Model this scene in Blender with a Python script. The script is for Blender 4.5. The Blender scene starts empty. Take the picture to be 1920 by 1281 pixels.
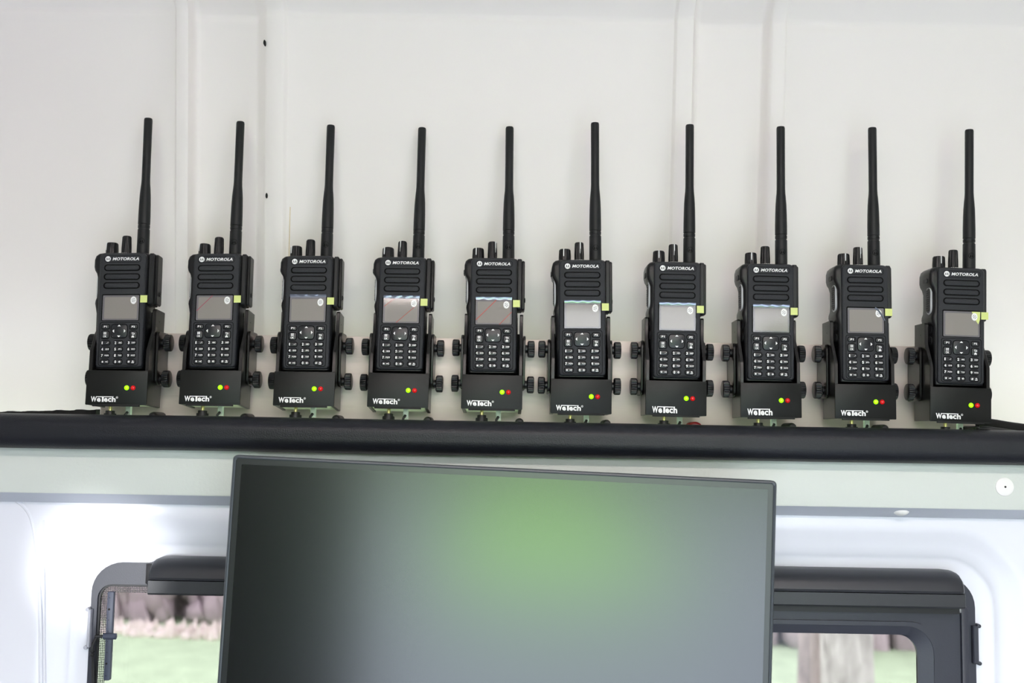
import bpy, bmesh, math, random
from mathutils import Vector, Matrix, noise

random.seed(7)
SC = bpy.context.scene
COL = SC.collection
RAD = math.radians

# ------------------------------------------------------------------ camera
CAM_Z = 1.30            # eye height above the van floor
PITCH, ROLL, FPX = 5.0, 1.0, 2000.0
cam_d = bpy.data.cameras.new('camera')
cam = bpy.data.objects.new('camera', cam_d)
COL.objects.link(cam)
cam_rot = Matrix.Rotation(RAD(90 + PITCH), 3, 'X') @ Matrix.Rotation(RAD(ROLL), 3, 'Z')
cam.rotation_euler = cam_rot.to_euler()
cam.location = (0, 0, CAM_Z)
cam_d.sensor_width = 36.0
cam_d.lens = 36.0 * FPX / 1920.0
cam_d.clip_start = 0.02
cam_d.clip_end = 300
cam_d.dof.use_dof = True
cam_d.dof.focus_distance = 1.17
cam_d.dof.aperture_fstop = 6.3
SC.camera = cam


def at(px, py, Y):
    """world point seen at a photo pixel, at depth Y"""
    v = cam_rot @ Vector(((px - 960) / FPX, (640.5 - py) / FPX, -1))
    v *= Y / v.y
    return Vector((v.x, v.y, v.z + CAM_Z))


# ------------------------------------------------------------------ world, sun, exposure
world = bpy.data.worlds.new('overcast_sky')
SC.world = world
world.use_nodes = True
wn = world.node_tree.nodes
wn['Background'].inputs[0].default_value = (0.93, 0.96, 1.0, 1)
wn['Background'].inputs[1].default_value = 6.7
SC.view_settings.view_transform = 'Standard'
SC.view_settings.look = 'None'
SC.view_settings.exposure = 0.70
SC.view_settings.gamma = 1.0
SC.view_settings.use_curve_mapping = False
SC.cycles.max_bounces = 10
SC.cycles.diffuse_bounces = 6
SC.cycles.glossy_bounces = 4
SC.cycles.transparent_max_bounces = 12
SC.cycles.sample_clamp_indirect = 8.0


# ------------------------------------------------------------------ materials
def lin(h):
    h = h.lstrip('#')
    out = []
    for i in (0, 2, 4):
        c = int(h[i:i + 2], 16) / 255
        out.append(c / 12.92 if c <= 0.04045 else ((c + 0.055) / 1.055) ** 2.4)
    return out + [1.0]


def mat(name, col, rough=0.5, metal=0.0, bump=0.0, bscale=400.0, vary=0.0, spec=0.5, coat=0.0,
        emit=0.0, trans=0.0, ecol=None, stretch=None, cscale=None):
    m = bpy.data.materials.new(name)
    m.use_nodes = True
    nt = m.node_tree
    b = nt.nodes['Principled BSDF']
    c = lin(col) if isinstance(col, str) else list(col) + [1.0]
    b.inputs['Base Color'].default_value = c
    b.inputs['Roughness'].default_value = rough
    b.inputs['Metallic'].default_value = metal
    b.inputs['Specular IOR Level'].default_value = spec
    b.inputs['Coat Weight'].default_value = coat
    b.inputs['Coat Roughness'].default_value = 0.08
    b.inputs['Transmission Weight'].default_value = trans
    if emit:
        b.inputs['Emission Color'].default_value = lin(ecol) if ecol else c
        b.inputs['Emission Strength'].default_value = emit
    tc = nt.nodes.new('ShaderNodeTexCoord')
    src = tc.outputs['Object']
    if stretch:
        mp = nt.nodes.new('ShaderNodeMapping')
        mp.inputs['Scale'].default_value = stretch
        nt.links.new(src, mp.inputs[0])
        src = mp.outputs[0]
    if bump:
        n = nt.nodes.new('ShaderNodeTexNoise')
        n.inputs['Scale'].default_value = bscale
        n.inputs['Detail'].default_value = 3
        nt.links.new(src, n.inputs['Vector'])
        bp = nt.nodes.new('ShaderNodeBump')
        bp.inputs['Strength'].default_value = bump
        bp.inputs['Distance'].default_value = 0.0006
        nt.links.new(n.outputs['Fac'], bp.inputs['Height'])
        nt.links.new(bp.outputs[0], b.inputs['Normal'])
    if vary:
        n2 = nt.nodes.new('ShaderNodeTexNoise')
        n2.inputs['Scale'].default_value = cscale or bscale
        n2.inputs['Detail'].default_value = 2
        nt.links.new(src, n2.inputs['Vector'])
        mx = nt.nodes.new('ShaderNodeMix')
        mx.data_type = 'RGBA'
        mx.inputs[6].default_value = [max(0, k * (1 - vary)) for k in c[:3]] + [1]
        mx.inputs[7].default_value = [min(1, k * (1 + vary)) for k in c[:3]] + [1]
        nt.links.new(n2.outputs['Fac'], mx.inputs[0])
        nt.links.new(mx.outputs[2], b.inputs['Base Color'])
    return m


def clear_mat(name, tint, gloss, rough):
    """thin clear sheet: see-through with a gloss on top"""
    m = bpy.data.materials.new(name)
    m.use_nodes = True
    nt = m.node_tree
    nt.nodes.clear()
    o = nt.nodes.new('ShaderNodeOutputMaterial')
    t = nt.nodes.new('ShaderNodeBsdfTransparent')
    t.inputs[0].default_value = list(tint) + [1]
    g = nt.nodes.new('ShaderNodeBsdfGlossy')
    g.inputs['Roughness'].default_value = rough
    fr = nt.nodes.new('ShaderNodeFresnel')
    fr.inputs[0].default_value = 1.5
    mm = nt.nodes.new('ShaderNodeMath')
    mm.operation = 'MULTIPLY'
    mm.inputs[1].default_value = gloss
    mm.use_clamp = True
    mx = nt.nodes.new('ShaderNodeMixShader')
    nt.links.new(fr.outputs[0], mm.inputs[0])
    nt.links.new(mm.outputs[0], mx.inputs[0])
    nt.links.new(t.outputs[0], mx.inputs[1])
    nt.links.new(g.outputs[0], mx.inputs[2])
    nt.links.new(mx.outputs[0], o.inputs[0])
    return m


def frit_mat():
    """black ceramic dots printed on the rim of the window glass"""
    m = bpy.data.materials.new('frit_dots')
    m.use_nodes = True
    nt = m.node_tree
    b = nt.nodes['Principled BSDF']
    b.inputs['Base Color'].default_value = (0.01, 0.01, 0.012, 1)
    o = nt.nodes['Material Output']
    tc = nt.nodes.new('ShaderNodeTexCoord')
    sp = nt.nodes.new('ShaderNodeSeparateXYZ')
    nt.links.new(tc.outputs['Object'], sp.inputs[0])

    def math_node(op, a, bb=None):
        n = nt.nodes.new('ShaderNodeMath')
        n.operation = op
        for i, v in enumerate((a, bb)):
            if v is None:
                continue
            if isinstance(v, (int, float)):
                n.inputs[i].default_value = v
            else:
                nt.links.new(v, n.inputs[i])
        return n.outputs[0]
    k = 2 * math.pi / 0.0019
    sx = math_node('SINE', math_node('MULTIPLY', sp.outputs[0], k))
    sz = math_node('SINE', math_node('MULTIPLY', sp.outputs[2], k))
    th = math_node('GREATER_THAN', math_node('ADD', sx, sz), 0.0)
    t = nt.nodes.new('ShaderNodeBsdfTransparent')
    mx = nt.nodes.new('ShaderNodeMixShader')
    nt.links.new(th, mx.inputs[0])
    nt.links.new(t.outputs[0], mx.inputs[1])
    nt.links.new(b.outputs[0], mx.inputs[2])
    nt.links.new(mx.outputs[0], o.inputs[0])
    return m


M = {
    'lining': mat('white_vinyl_lining', '#f5efea', 0.55, bump=0.08, bscale=900),
    'panel': mat('grey_green_textured_panel', '#d0d6d0', 0.5, bump=0.35, bscale=260),
    'band': mat('grey_edge_profile', '#c2c7d2', 0.35),
    'body_white': mat('white_van_paint', '#e2e5ee', 0.28, coat=0.35),
    'rail': mat('black_padded_vinyl', '#10131b', 0.46, bump=0.5, bscale=700, spec=0.4),
    'foam': mat('black_foam_edge', '#141414', 0.9, bump=1.0, bscale=300),
    'steel': mat('brushed_steel', '#dccfc7', 0.5, metal=0.3, bump=0.12, bscale=500, stretch=(0.08, 1, 2.0), vary=0.04),
    'radio': mat('speckled_black_plastic', '#26282c', 0.42, bump=1.0, bscale=1500, vary=0.8, spec=0.4),
    'radio_side': mat('matte_black_plastic', '#0d0e10', 0.36, bump=0.2, bscale=1500, spec=0.4),
    'rubber': mat('black_rubber', '#141517', 0.5),
    'key': mat('key_black', '#1b1e22', 0.34),
    'key_gap': mat('key_recess_black', '#030304', 0.7, spec=0.15),
    'knob': mat('knob_black', '#0b0c0e', 0.35, spec=0.45),
    'antenna': mat('antenna_black', '#101315', 0.48, spec=0.4),
    'white': mat('white_print', '#f4f4f2', 0.5),
    'rim': mat('light_grey_rim', '#b9bbbd', 0.35),
    'lcd': mat('grey_display', '#9b958f', 0.5, spec=0.2),
    'bezel': mat('display_border', '#777378', 0.35),
    'film': clear_mat('clear_protective_film', (0.97, 0.97, 0.97), 0.45, 0.06),
    'film_lip': mat('film_edge_gloss', '#8f97a6', 0.08, metal=0.55),
    'tab': mat('pale_green_tab', '#d6e08a', 0.5),
    'sticker': mat('white_sticker', '#f0f0ee', 0.45),
    'print': mat('grey_sticker_print', '#77787a', 0.6),
    'red_line': mat('red_film_strip', '#b0453c', 0.4),
    'pink_line': mat('pink_film_strip', '#a8485f', 0.4),
    'charger': mat('black_anodised_metal', '#111311', 0.42, bump=0.1, bscale=900, spec=0.28),
    'charger_side': mat('black_coated_sheet', '#151413', 0.3, spec=0.4, bump=0.06, bscale=700),
    'well': mat('cradle_inside_black', '#070707', 0.7),
    'zinc': mat('zinc_sheet', '#c9cdb4', 0.35, metal=0.5),
    'brass': mat('brass_stub', '#d8d08c', 0.3, metal=0.9),
    'nylon': mat('milky_nylon', '#c7d2c8', 0.45),
    'led_green': mat('green_led', '#7ddc14', 0.2, emit=1.1, ecol='#8cf000'),
    'led_red': mat('red_led', '#a00d14', 0.18, emit=0.22, ecol='#ff1010'),
    'red_cap': mat('red_plastic', '#a31220', 0.35),
    'bolt': mat('black_bolt', '#0c0c0d', 0.5),
    'mon_frame': mat('charcoal_monitor_plastic', '#3b4248', 0.38),
    'mon_screen': mat('matte_screen', '#08090b', 0.2, spec=1.0),
    'mon_border': mat('screen_border', '#15171a', 0.30, spec=0.9),
    'frame': mat('dark_grey_window_frame', '#2f323d', 0.42, bump=0.15, bscale=900),
    'frame_blk': mat('black_window_seal', '#101116', 0.5),
    'blind': mat('black_blind_housing', '#2a2c31', 0.4, bump=0.12, bscale=900),
    'glass': clear_mat('tinted_window_glass', (0.42, 0.395, 0.41), 0.8, 0.0),
    'frit': frit_mat(),
    'strip': mat('dark_perforated_plastic', '#424859', 0.45),
    'clip': mat('grey_clip', '#a7a9b3', 0.4),
    'capwhite': mat('white_plastic_cap', '#eeeeec', 0.4),
    'dark_hole': mat('dark_hole', '#0a0a0a', 0.8),
    'amber': mat('amber_glue', '#dcc58a', 0.4),
    'floor': mat('dark_vinyl_floor', '#4a4c50', 0.5, vary=0.15, bscale=60),
    'inner': mat('pale_interior_lining', '#e6e4e0', 0.6),
    'added_dark': mat('added_panel_dark', '#1d1e22', 0.7),
    'grass': mat('meadow_grass', '#b6d0ab', 0.9, vary=0.25, bscale=6),
    'grass_dark': mat('lawn_grass', '#9bdc66', 0.9, vary=0.3, bscale=3),
    'wood_edge': mat('bare_woodland', '#b4a9ad', 0.9, vary=0.6, bscale=2.0),
    'reed': mat('pale_dry_reeds', '#efe3db', 0.9, vary=0.25, bscale=3.0),
    'yard': mat('grey_gravel', '#838994', 0.9, vary=0.12, bscale=20),
    'added_trees': mat('added_tree_foliage', '#5d7a4a', 0.9, vary=0.4, bscale=2.0),
    'bark_dark': mat('grey_bark', '#a59b98', 0.9, vary=0.7, bscale=22.0, bump=1.0, stretch=(1, 1, .35)),
    'fill_glow': mat('added_fill_glow', '#ffffff', 0.5, emit=27.0, ecol='#ffeee8'),  # glow of the added ceiling fill, brightens the upper wall
    'path': mat('pale_track', '#cdb5a4', 0.9),
    'bark': mat('pale_bark', '#cfc8c3', 0.9, vary=0.75, bscale=22.0, bump=1.0, stretch=(1, 1, .35)),
}

M['mon_screen'].node_tree.nodes['Principled BSDF'].inputs['IOR'].default_value = 1.6


# ------------------------------------------------------------------ mesh helpers
def mk(name, verts, faces, material, parent=None, loc=None, smooth=35, midx=None):
    me = bpy.data.meshes.new(name)
    me.from_pydata([tuple(v) for v in verts], [], faces)
    mats = material if isinstance(material, (list, tuple)) else [material]
    for m in mats:
        me.materials.append(M[m] if isinstance(m, str) else m)
    if midx:
        me.polygons.foreach_set('material_index', midx)
    if smooth:
        me.polygons.foreach_set('use_smooth', [True] * len(me.polygons))
        me.set_sharp_from_angle(angle=RAD(smooth))
    me.update()
    o = bpy.data.objects.new(name, me)
    COL.objects.link(o)
    if parent:
        o.parent = parent
    if loc:
        o.location = loc
    return o


class MB:
    def __init__(s):
        s.v, s.f, s.m = [], [], []

    def add(s, verts, faces, mi=0):
        k = len(s.v)
        s.v += [tuple(p) for p in verts]
        s.f += [tuple(i + k for i in f) for f in faces]
        s.m += [mi] * len(faces)
        return s

    def build(s, name, material, parent=None, loc=None, smooth=35):
        return mk(name, s.v, s.f, material, parent, loc, smooth, s.m)


def rrect(x0, x1, z0, z1, r, n=5):
    """counter-clockwise rounded rectangle seen from the front (-Y)"""
    rs = r if isinstance(r, (list, tuple)) else (r, r, r, r)   # br, tr, tl, bl
    pts = []
    for (cx, cz, a0, rr) in ((x1, z0, -90, rs[0]), (x1, z1, 0, rs[1]), (x0, z1, 90, rs[2]), (x0, z0, 180, rs[3])):
        sx = -1 if cx == x1 else 1
        sz = -1 if cz == z1 else 1
        for i in range(n + 1):
            a = RAD(a0 + 90 * i / n)
            pts.append((cx + sx * rr + rr * math.cos(a), cz + sz * rr + rr * math.sin(a)))
    return pts


def inset(pts, d):
    """offset a closed ccw outline inwards by d"""
    n = len(pts)
    out = []
    for i in range(n):
        p, a, b = Vector(pts[i]), Vector(pts[i - 1]), Vector(pts[(i + 1) % n])
        e1, e2 = p - a, b - p
        if e1.length < 1e-9:
            e1 = p - Vector(pts[i - 2])
        if e2.length < 1e-9:
            e2 = Vector(pts[(i + 2) % n]) - p
        n1 = Vector((-e1.y, e1.x)).normalized()
        n2 = Vector((-e2.y, e2.x)).normalized()
        m = n1 + n2
        if m.length < 1e-6:
            m = n1
        m.normalize()
        k = max(0.35, m.dot(n1))
        out.append(tuple(p + m * (d / k)))
    return out


def rings(ringlist, cap0=True, cap1=True, mi=0):
    """loft equal-length closed rings of 3D points; ring 0 is capped facing outwards"""
    n = len(ringlist[0])
    v = [p for r in ringlist for p in r]
    f = []
    for k in range(len(ringlist) - 1):
        for i in range(n):
            j = (i + 1) % n
            f.append((k * n + i, (k + 1) * n + i, (k + 1) * n + j, k * n + j))
    if cap0:
        f.append(tuple(range(n)))
    if cap1:
        k = len(ringlist) - 1
        f.append(tuple(k * n + i for i in reversed(range(n))))
    return v, f


def slab(pts, y0, y1, bev=0.0, back=True):
    """extrude an x-z outline from y0 (front) to y1 (back) with a bevelled front edge"""
    R = []
    if bev:
        R.append([(x, y0, z) for x, z in inset(pts, bev)])
        R.append([(x, y0 + bev * 0.3, z) for x, z in inset(pts, bev * 0.3)])
        R.append([(x, y0 + bev, z) for x, z in pts])
    else:
        R.append([(x, y0, z) for x, z in pts])
    R.append([(x, y1, z) for x, z in pts])
    return rings(R, True, back)


def ring_slab(po, pi, y0, y1):
    """frame between two outlines of equal count"""
    n = len(po)
    v = [(x, y0, z) for x, z in po] + [(x, y0, z) for x, z in pi] + [(x, y1, z) for x, z in po] + [(x, y1, z) for x, z in pi]
    f = []
    for i in range(n):
        j = (i + 1) % n
        f.append((i, j, n + j, n + i))
        f.append((j, i, 2 * n + i, 2 * n + j))
        f.append((n + i, n + j, 3 * n + j, 3 * n + i))
        f.append((2 * n + i, 3 * n + i, 3 * n + j, 2 * n + j))
    return v, f


def side_slab(pts_yz, x0, x1, bev=0.0):
    """extrude a y-z outline along x from x0 to x1, both edges bevelled"""
    a = sum(pts_yz[i][0] * pts_yz[(i + 1) % len(pts_yz)][1] - pts_yz[(i + 1) % len(pts_yz)][0] * pts_yz[i][1] for i in range(len(pts_yz)))
    if a < 0:
        pts_yz = list(reversed(pts_yz))
    ins = inset(pts_yz, bev) if bev else pts_yz
    R = []
    if bev:
        R += [[(x1, y, z) for y, z in ins]]
        R += [[(x1 - bev, y, z) for y, z in pts_yz], [(x0 + bev, y, z) for y, z in pts_yz]]
        R += [[(x0, y, z) for y, z in ins]]
    else:
        R = [[(x1, y, z) for y, z in pts_yz], [(x0, y, z) for y, z in pts_yz]]
    return rings(R)


def lathe(profile, n=24, axis='Z', flute=0, fdepth=0.0, frange=None):
    """revolve (r, h) around an axis"""
    R = []
    for q, (r, h) in enumerate(profile):
        ring = []
        for i in range(n):
            a = 2 * math.pi * i / n
            rr = r
            if flute and (frange is None or frange[0] <= q <= frange[1]):
                rr = r - fdepth * (1 if (i * flute * 2 // n) % 2 else 0)
            p = (rr * math.cos(a), rr * math.sin(a), h)
            if axis == 'X':
                p = (h, p[0], p[1])
            elif axis == 'Y':
                p = (p[1], h, p[0])
            ring.append(p)
        R.append(ring)
    v, f = rings(R)
    return v, [tuple(reversed(q)) for q in f]


def box(x0, x1, y0, y1, z0, z1, bev=0.0):
    pts = [(x0, z0), (x1, z0), (x1, z1), (x0, z1)]
    if not bev:
        return slab(pts, y0, y1)
    ip = inset(pts, bev)
    R = [[(x, y0, z) for x, z in ip], [(x, y0 + bev, z) for x, z in pts],
         [(x, y1 - bev, z) for x, z in pts], [(x, y1, z) for x, z in ip]]
    return rings(R)


def tube(path, r, n=8):
    R = []
    P = [Vector(p) for p in path]
    up = Vector((0.13, 0.31, 0.94)).normalized()
    for i, p in enumerate(P):
        t = (P[min(i + 1, len(P) - 1)] - P[max(i - 1, 0)]).normalized()
        u = t.cross(up)
        if u.length < 1e-3:
            u = t.cross(Vector((1, 0, 0)))
        u.normalize()
        w = t.cross(u)
        rr = r[i] if isinstance(r, (list, tuple)) else r
        R.append([tuple(p + (u * math.cos(2 * math.pi * k / n) + w * math.sin(2 * math.pi * k / n)) * rr) for k in range(n)])
    v, f = rings(R)
    return v, [tuple(reversed(q)) for q in f]


def smooth_path(pts, sub=6):
    P = [Vector(p) for p in pts]
    out = []
    for i in range(len(P) - 1):
        p0, p1, p2, p3 = P[max(i - 1, 0)], P[i], P[i + 1], P[min(i + 2, len(P) - 1)]
        for k in range(sub):
            t = k / sub
            out.append(0.5 * ((2 * p1) + (p2 - p0) * t + (2 * p0 - 5 * p1 + 4 * p2 - p3) * t * t + (3 * p1 - p0 - 3 * p2 + p3) * t ** 3))
    out.append(P[-1])
    return out


MM = 0.001


def mm(vf):
    v, f = vf
    return [(a * MM, b * MM, c * MM) for a, b, c in v], f


_tcache = {}


def text_geo(s, x0, x1, z0, z1, y, bold=0.0, shear=0.0):
    """flat lettering fitted to a rectangle (mm), facing -Y"""
    key = (s, bold, shear)
    if key not in _tcache:
        cu = bpy.data.curves.new('lettering', 'FONT')
        cu.body = s
        cu.dimensions = '2D'
        cu.fill_mode = 'FRONT'
        cu.resolution_u = 2
        cu.offset = bold
        cu.shear = shear
        ob = bpy.data.objects.new('lettering', cu)
        COL.objects.link(ob)
        dg = bpy.context.evaluated_depsgraph_get()
        me = bpy.data.meshes.new_from_object(ob.evaluated_get(dg))
        v = [(p.co.x, p.co.y) for p in me.vertices]
        f = [tuple(p.vertices) for p in me.polygons]
        bpy.data.objects.remove(ob)
        bpy.data.curves.remove(cu)
        bpy.data.meshes.remove(me)
        xs = [p[0] for p in v]
        zs = [p[1] for p in v]
        _tcache[key] = ([((p[0] - min(xs)) / (max(xs) - min(xs)), (p[1] - min(zs)) / (max(zs) - min(zs))) for p in v], f)
    v, f = _tcache[key]
    return [(x0 + a * (x1 - x0), y, z0 + b * (z1 - z0)) for a, b in v], f


def flat(pts, y):
    return [(x, y, z) for x, z in pts], [tuple(range(len(pts)))]


def circle(cx, cz, r, n=20, rz=None):
    rz = rz or r
    return [(cx + r * math.cos(2 * math.pi * i / n), cz + rz * math.sin(2 * math.pi * i / n)) for i in range(n)]


def tag(o, label=None, cat=None, group=None, kind=None):
    if label:
        o['label'] = label
    if cat:
        o['category'] = cat
    if group:
        o['group'] = group
    if kind:
        o['kind'] = kind
    return o


def empty(name, loc=(0, 0, 0), rot=(0, 0, 0)):
    o = bpy.data.objects.new(name, None)
    o.empty_display_size = 0.02
    COL.objects.link(o)
    o.location = loc
    o.rotation_euler = rot
    return o


def copy_tree(o, parent=None):
    c = o.copy()
    COL.objects.link(c)
    c.parent = parent
    for ch in list(o.children):
        copy_tree(ch, c)
    return c


def part(vf, name, material, parent, loc=None, smooth=35):
    v, f = vf
    return mk(name, v, f, material, parent, loc, smooth)


# ================================================================== THE VAN: shell
XL, XR = -1.55, 1.75          # ends of the load space
YB = -0.62                    # inner face of the wall behind the photographer
ZC = CAM_Z + 0.64             # ceiling
Z_RT = at(960, 790, 1.135).z  # top of the padded rail
Z_RB = at(960, 856, 1.135).z  # its lower edge
Z_PT = at(960, 636, 1.23).z   # top of the steel plate
Y_PLATE = 1.232


def wall_y(z):
    """upper lining: upright behind the plate, then leaning in, then rolling over"""
    z0 = Z_PT - 0.04
    y = 1.288
    if z > z0:
        y -= math.tan(RAD(7.6)) * (z - z0)
    z1 = at(960, 30, 1.23).z
    if z > z1:
        y -= 0.9 * (z - z1) + 1.4 * (z - z1) ** 2
    return y


RIB = 0.0025


def build_upper_wall():
    def xw(px):
        return at(px, 300, 1.257).x
    prof = [(-1500, 0), (329, 0), (331, .4), (333.5, 2.4), (336, 2.8), (352, 2.8), (356, 2.4), (359, -1), (362, -4.5), (366, -5.6), (372, -6),
            (474, -6), (482, -5), (497, 0.8), (503, 2.0), (520, 2.2), (531, 2.2), (535, 1.8), (538, .3), (540, 0),
            (1256, 0), (1258, .4), (1260.5, 2.3), (1263, 2.7), (1288, 2.7), (1292, 2.3), (1296, -1), (1299, -4), (1303, -5.4), (1310, -6), (1422, -6), (1428, -5),
            (1433, -1), (1437, 1.2), (1441, 2), (1460, 2.2), (1463.5, 1.9), (1466.5, .3), (1468, 0), (3800, 0)]
    # fill long spans so the seam can bend
    cols = []
    for i, (px, d) in enumerate(prof):
        cols.append((xw(px), d * RIB))
        if i + 1 < len(prof):
            gap = prof[i + 1][0] - px
            k = int(gap // 60)
            for q in range(1, k):
                t = q / k
                cols.append((xw(px + gap * t), (d + (prof[i + 1][1] - d) * t) * RIB))
    cols = [c for c in cols if XL - 0.02 <= c[0] <= XR + 0.02]
    cols = [(XL, 0)] + cols + [(XR, 0)]
    zs = []
    z = Z_RT - 0.12
    while z < ZC:
        zs.append(z)
        z += 0.004 if z > at(960, 140, 1.23).z else 0.02
    zs.append(ZC + 0.01)
    nx = len(cols)
    v, f = [], []
    for z in zs:
        for x, d in cols:
            sx = (x - xw(1640)) / 0.28
            zseam = at(960, 36, 1.22).z - 0.012 * max(0, x + 0.2) - (0.07 * max(0, sx) ** 2.2 if sx > 0 else 0)
            g = 0.0011 * math.exp(-((z - zseam) / 0.005) ** 2)
            v.append((x, wall_y(z) - d - g, z))
    for r in range(len(zs) - 1):
        for c in range(nx - 1):
            a = r * nx + c
            f.append((a, a + 1, a + nx + 1, a + nx))
    w = mk('wall_front', v, f, 'lining', None, None, 50)
    tag(w, 'white vinyl lining of the upper van wall with two pressed ribs', kind='structure')
    # small dark holes in the slope of the left rib
    for px, py in ((496, 80), (500, 367)):
        p = at(px, py, wall_y(at(px, py, 1.23).z) - 0.0062)
        r0 = [(p.x + a * MM, p.y - 0.0010 + 0.0002 * k, p.z + b * MM) for k in (0,) for a, b in circle(0, 0, 1.3, 14, 3.2)]
        r1 = [(p.x + a * MM, p.y + 0.004, p.z + b * MM) for a, b in circle(0, 0, 1.3, 14, 3.2)]
        vv, ff = rings([r0, r1])
        mk('screw_hole', vv, ff, 'dark_hole', w)
    # amber line of glue along the lining edge
    a = at(541, 385, 1.252)
    b = at(541, 500, 1.27)
    vv, ff = tube([(a.x, wall_y(a.z), a.z), (b.x, wall_y(b.z), b.z)], 0.0004, 6)
    mk('glue_line', vv, ff, 'amber', w)
    return w


build_upper_wall()


def structure(vf, name, material, label, smooth=35):
    v, f = vf
    return tag(mk(name, v, f, material, None, None, smooth), label, kind='structure')


# floor, ceiling, ends and the open side door behind the photographer
structure(box(XL, XR, YB - .05, 1.32, -0.04, 0.0), 'floor', 'floor', 'dark grey vinyl van floor')
structure(box(XL, XR, YB - .05, 1.3, ZC, ZC + 0.03), 'ceiling', 'inner', 'pale van ceiling lining')
structure(box(XL - .04, XL, YB - .05, 1.36, 0, ZC), 'wall_left', 'inner', 'pale partition at the left end of the van')
structure(box(XR, XR + .04, YB - .05, 1.36, 0, ZC), 'wall_right', 'inner', 'pale end wall at the right of the van')
DX0, DX1, DZ1 = -0.36, 0.86, CAM_Z + 0.40
wb = MB()
wb.add(*box(XL, DX0, YB - .05, YB, 0, ZC))
structure(box(-1.05, DX0, YB, YB + .03, 0, CAM_Z + .25, .004), 'added_dark_panel', 'added_dark', 'added dark panel behind the photographer that darkens the monitor reflection')  # unseen panel added to darken the left of the monitor's reflection
wb.add(*box(DX1, XR, YB - .05, YB, 0, ZC))
wb.add(*box(DX0, DX1, YB - .05, YB, DZ1, ZC))
tag(wb.build('wall_back', ['inner']), 'pale side wall with the open sliding door opening', kind='structure')

# added unseen lights behind the photographer: ceiling fill bar and small patch spot
lb = empty('added_fill_bar', (.1, -.05, ZC))
part(box(-.62, .62, -.06, .06, -.022, 0, .004), 'fill_housing', 'capwhite', lb)
part(box(-.60, .60, -.045, .045, -.026, -.0215, .001), 'fill_diffuser', 'fill_glow', lb)
tag(lb, 'added long white fill light bar on the van ceiling behind the photographer', 'added fill light')
aim = at(195, 1050, 1.2)
spos = Vector((-.80, -.50, .95))
sl = empty('added_patch_spot', spos)  # added to throw the bright patch on the white body, lower left
dirv = (aim - spos).normalized()
sl.rotation_euler = dirv.to_track_quat('-Z', 'Y').to_euler()
part(lathe([(.004, .05), (.022, .045), (.028, 0), (.026, 0), (.020, .03), (.004, .035)], 24, 'Z'), 'added_spot_head', 'bolt', sl)
part(box(-.006, .006, -.006, .006, .045, .16), 'added_spot_stem', 'bolt', sl)
sld = bpy.data.lights.new('added_spot_light', 'SPOT')
sld.energy = 55
sld.color = (.96, .97, 1)
sld.spot_size = RAD(6.2)
sld.spot_blend = .8
sld.shadow_soft_size = .012
so = bpy.data.objects.new('added_spot_light', sld)
COL.objects.link(so)
so.parent = sl
tag(sl, 'added small black spot behind the photographer that makes the bright patch', 'spotlight')

# ------------------------------------------------------------------ padded rail, panel, edge band
def profile_x(pts_yz, x0, x1, n=2):
    """open profile (y,z) swept along x"""
    v, f = [], []
    k = len(pts_yz)
    for i in range(n):
        x = x0 + (x1 - x0) * i / (n - 1)
        v += [(x, y, z) for y, z in pts_yz]
    for i in range(n - 1):
        for j in range(k - 1):
            a = i * k + j
            f.append((a, a + 1, a + k + 1, a + k))
    return v, f


rail_pts = []
h = Z_RT - Z_RB
for (yy, zz) in ((1.176, Z_RT - .006), (1.176, Z_RT - .001), (1.160, Z_RT), (1.150, Z_RT - .0006), (1.143, Z_RT - .003), (1.138, Z_RT - .008), (1.1355, Z_RT - .014),
                 (1.1365, Z_RT - .018), (1.1355, Z_RT - .022), (1.137, Z_RT - .029), (1.141, Z_RT - .034), (1.148, Z_RB), (1.176, Z_RB - .001)):
    rail_pts.append((yy, zz))
xs_n = 60
v, f = [], []
for i in range(xs_n):
    x = XL + (XR - XL) * i / (xs_n - 1)
    wob = 0.0006 * noise.noise(Vector((x * 5, 3.1, 0)))
    v += [(x, y + 0.0008 * noise.noise(Vector((x * 4, z * 40, 1.7))), z + wob) for y, z in rail_pts]
k = len(rail_pts)
for i in range(xs_n - 1):
    for j in range(k):
        a, b = i * k + j, i * k + (j + 1) % k
        f.append((a, b, b + k, a + k))
f.append(tuple(range(k)))
f.append(tuple(reversed(range((xs_n - 1) * k, xs_n * k))))
tag(mk('trim_1', v, f, 'rail', None, None, 60), 'long black padded vinyl rail under the row of chargers', kind='structure')

Z_PB = at(960, 940, 1.166).z       # lower edge of the textured panel
Z_BB = at(960, 958, 1.19).z        # lower edge of the grey band
structure(profile_x([(1.19, Z_RB + .02), (1.166, Z_RB + .02), (1.165, Z_RB - .01), (1.166, Z_PB + .002), (1.167, Z_PB)], XL, XR, 2), 'wall_panel', 'panel',
          'pale grey green textured panel strip below the black rail')
structure(profile_x([(1.167, Z_PB), (1.170, Z_PB - .0015), (1.188, Z_BB + .001), (1.193, Z_BB), (1.22, Z_BB)], XL, XR, 2), 'trim_2', 'band',
          'smooth grey edge band under the textured panel')

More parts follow.
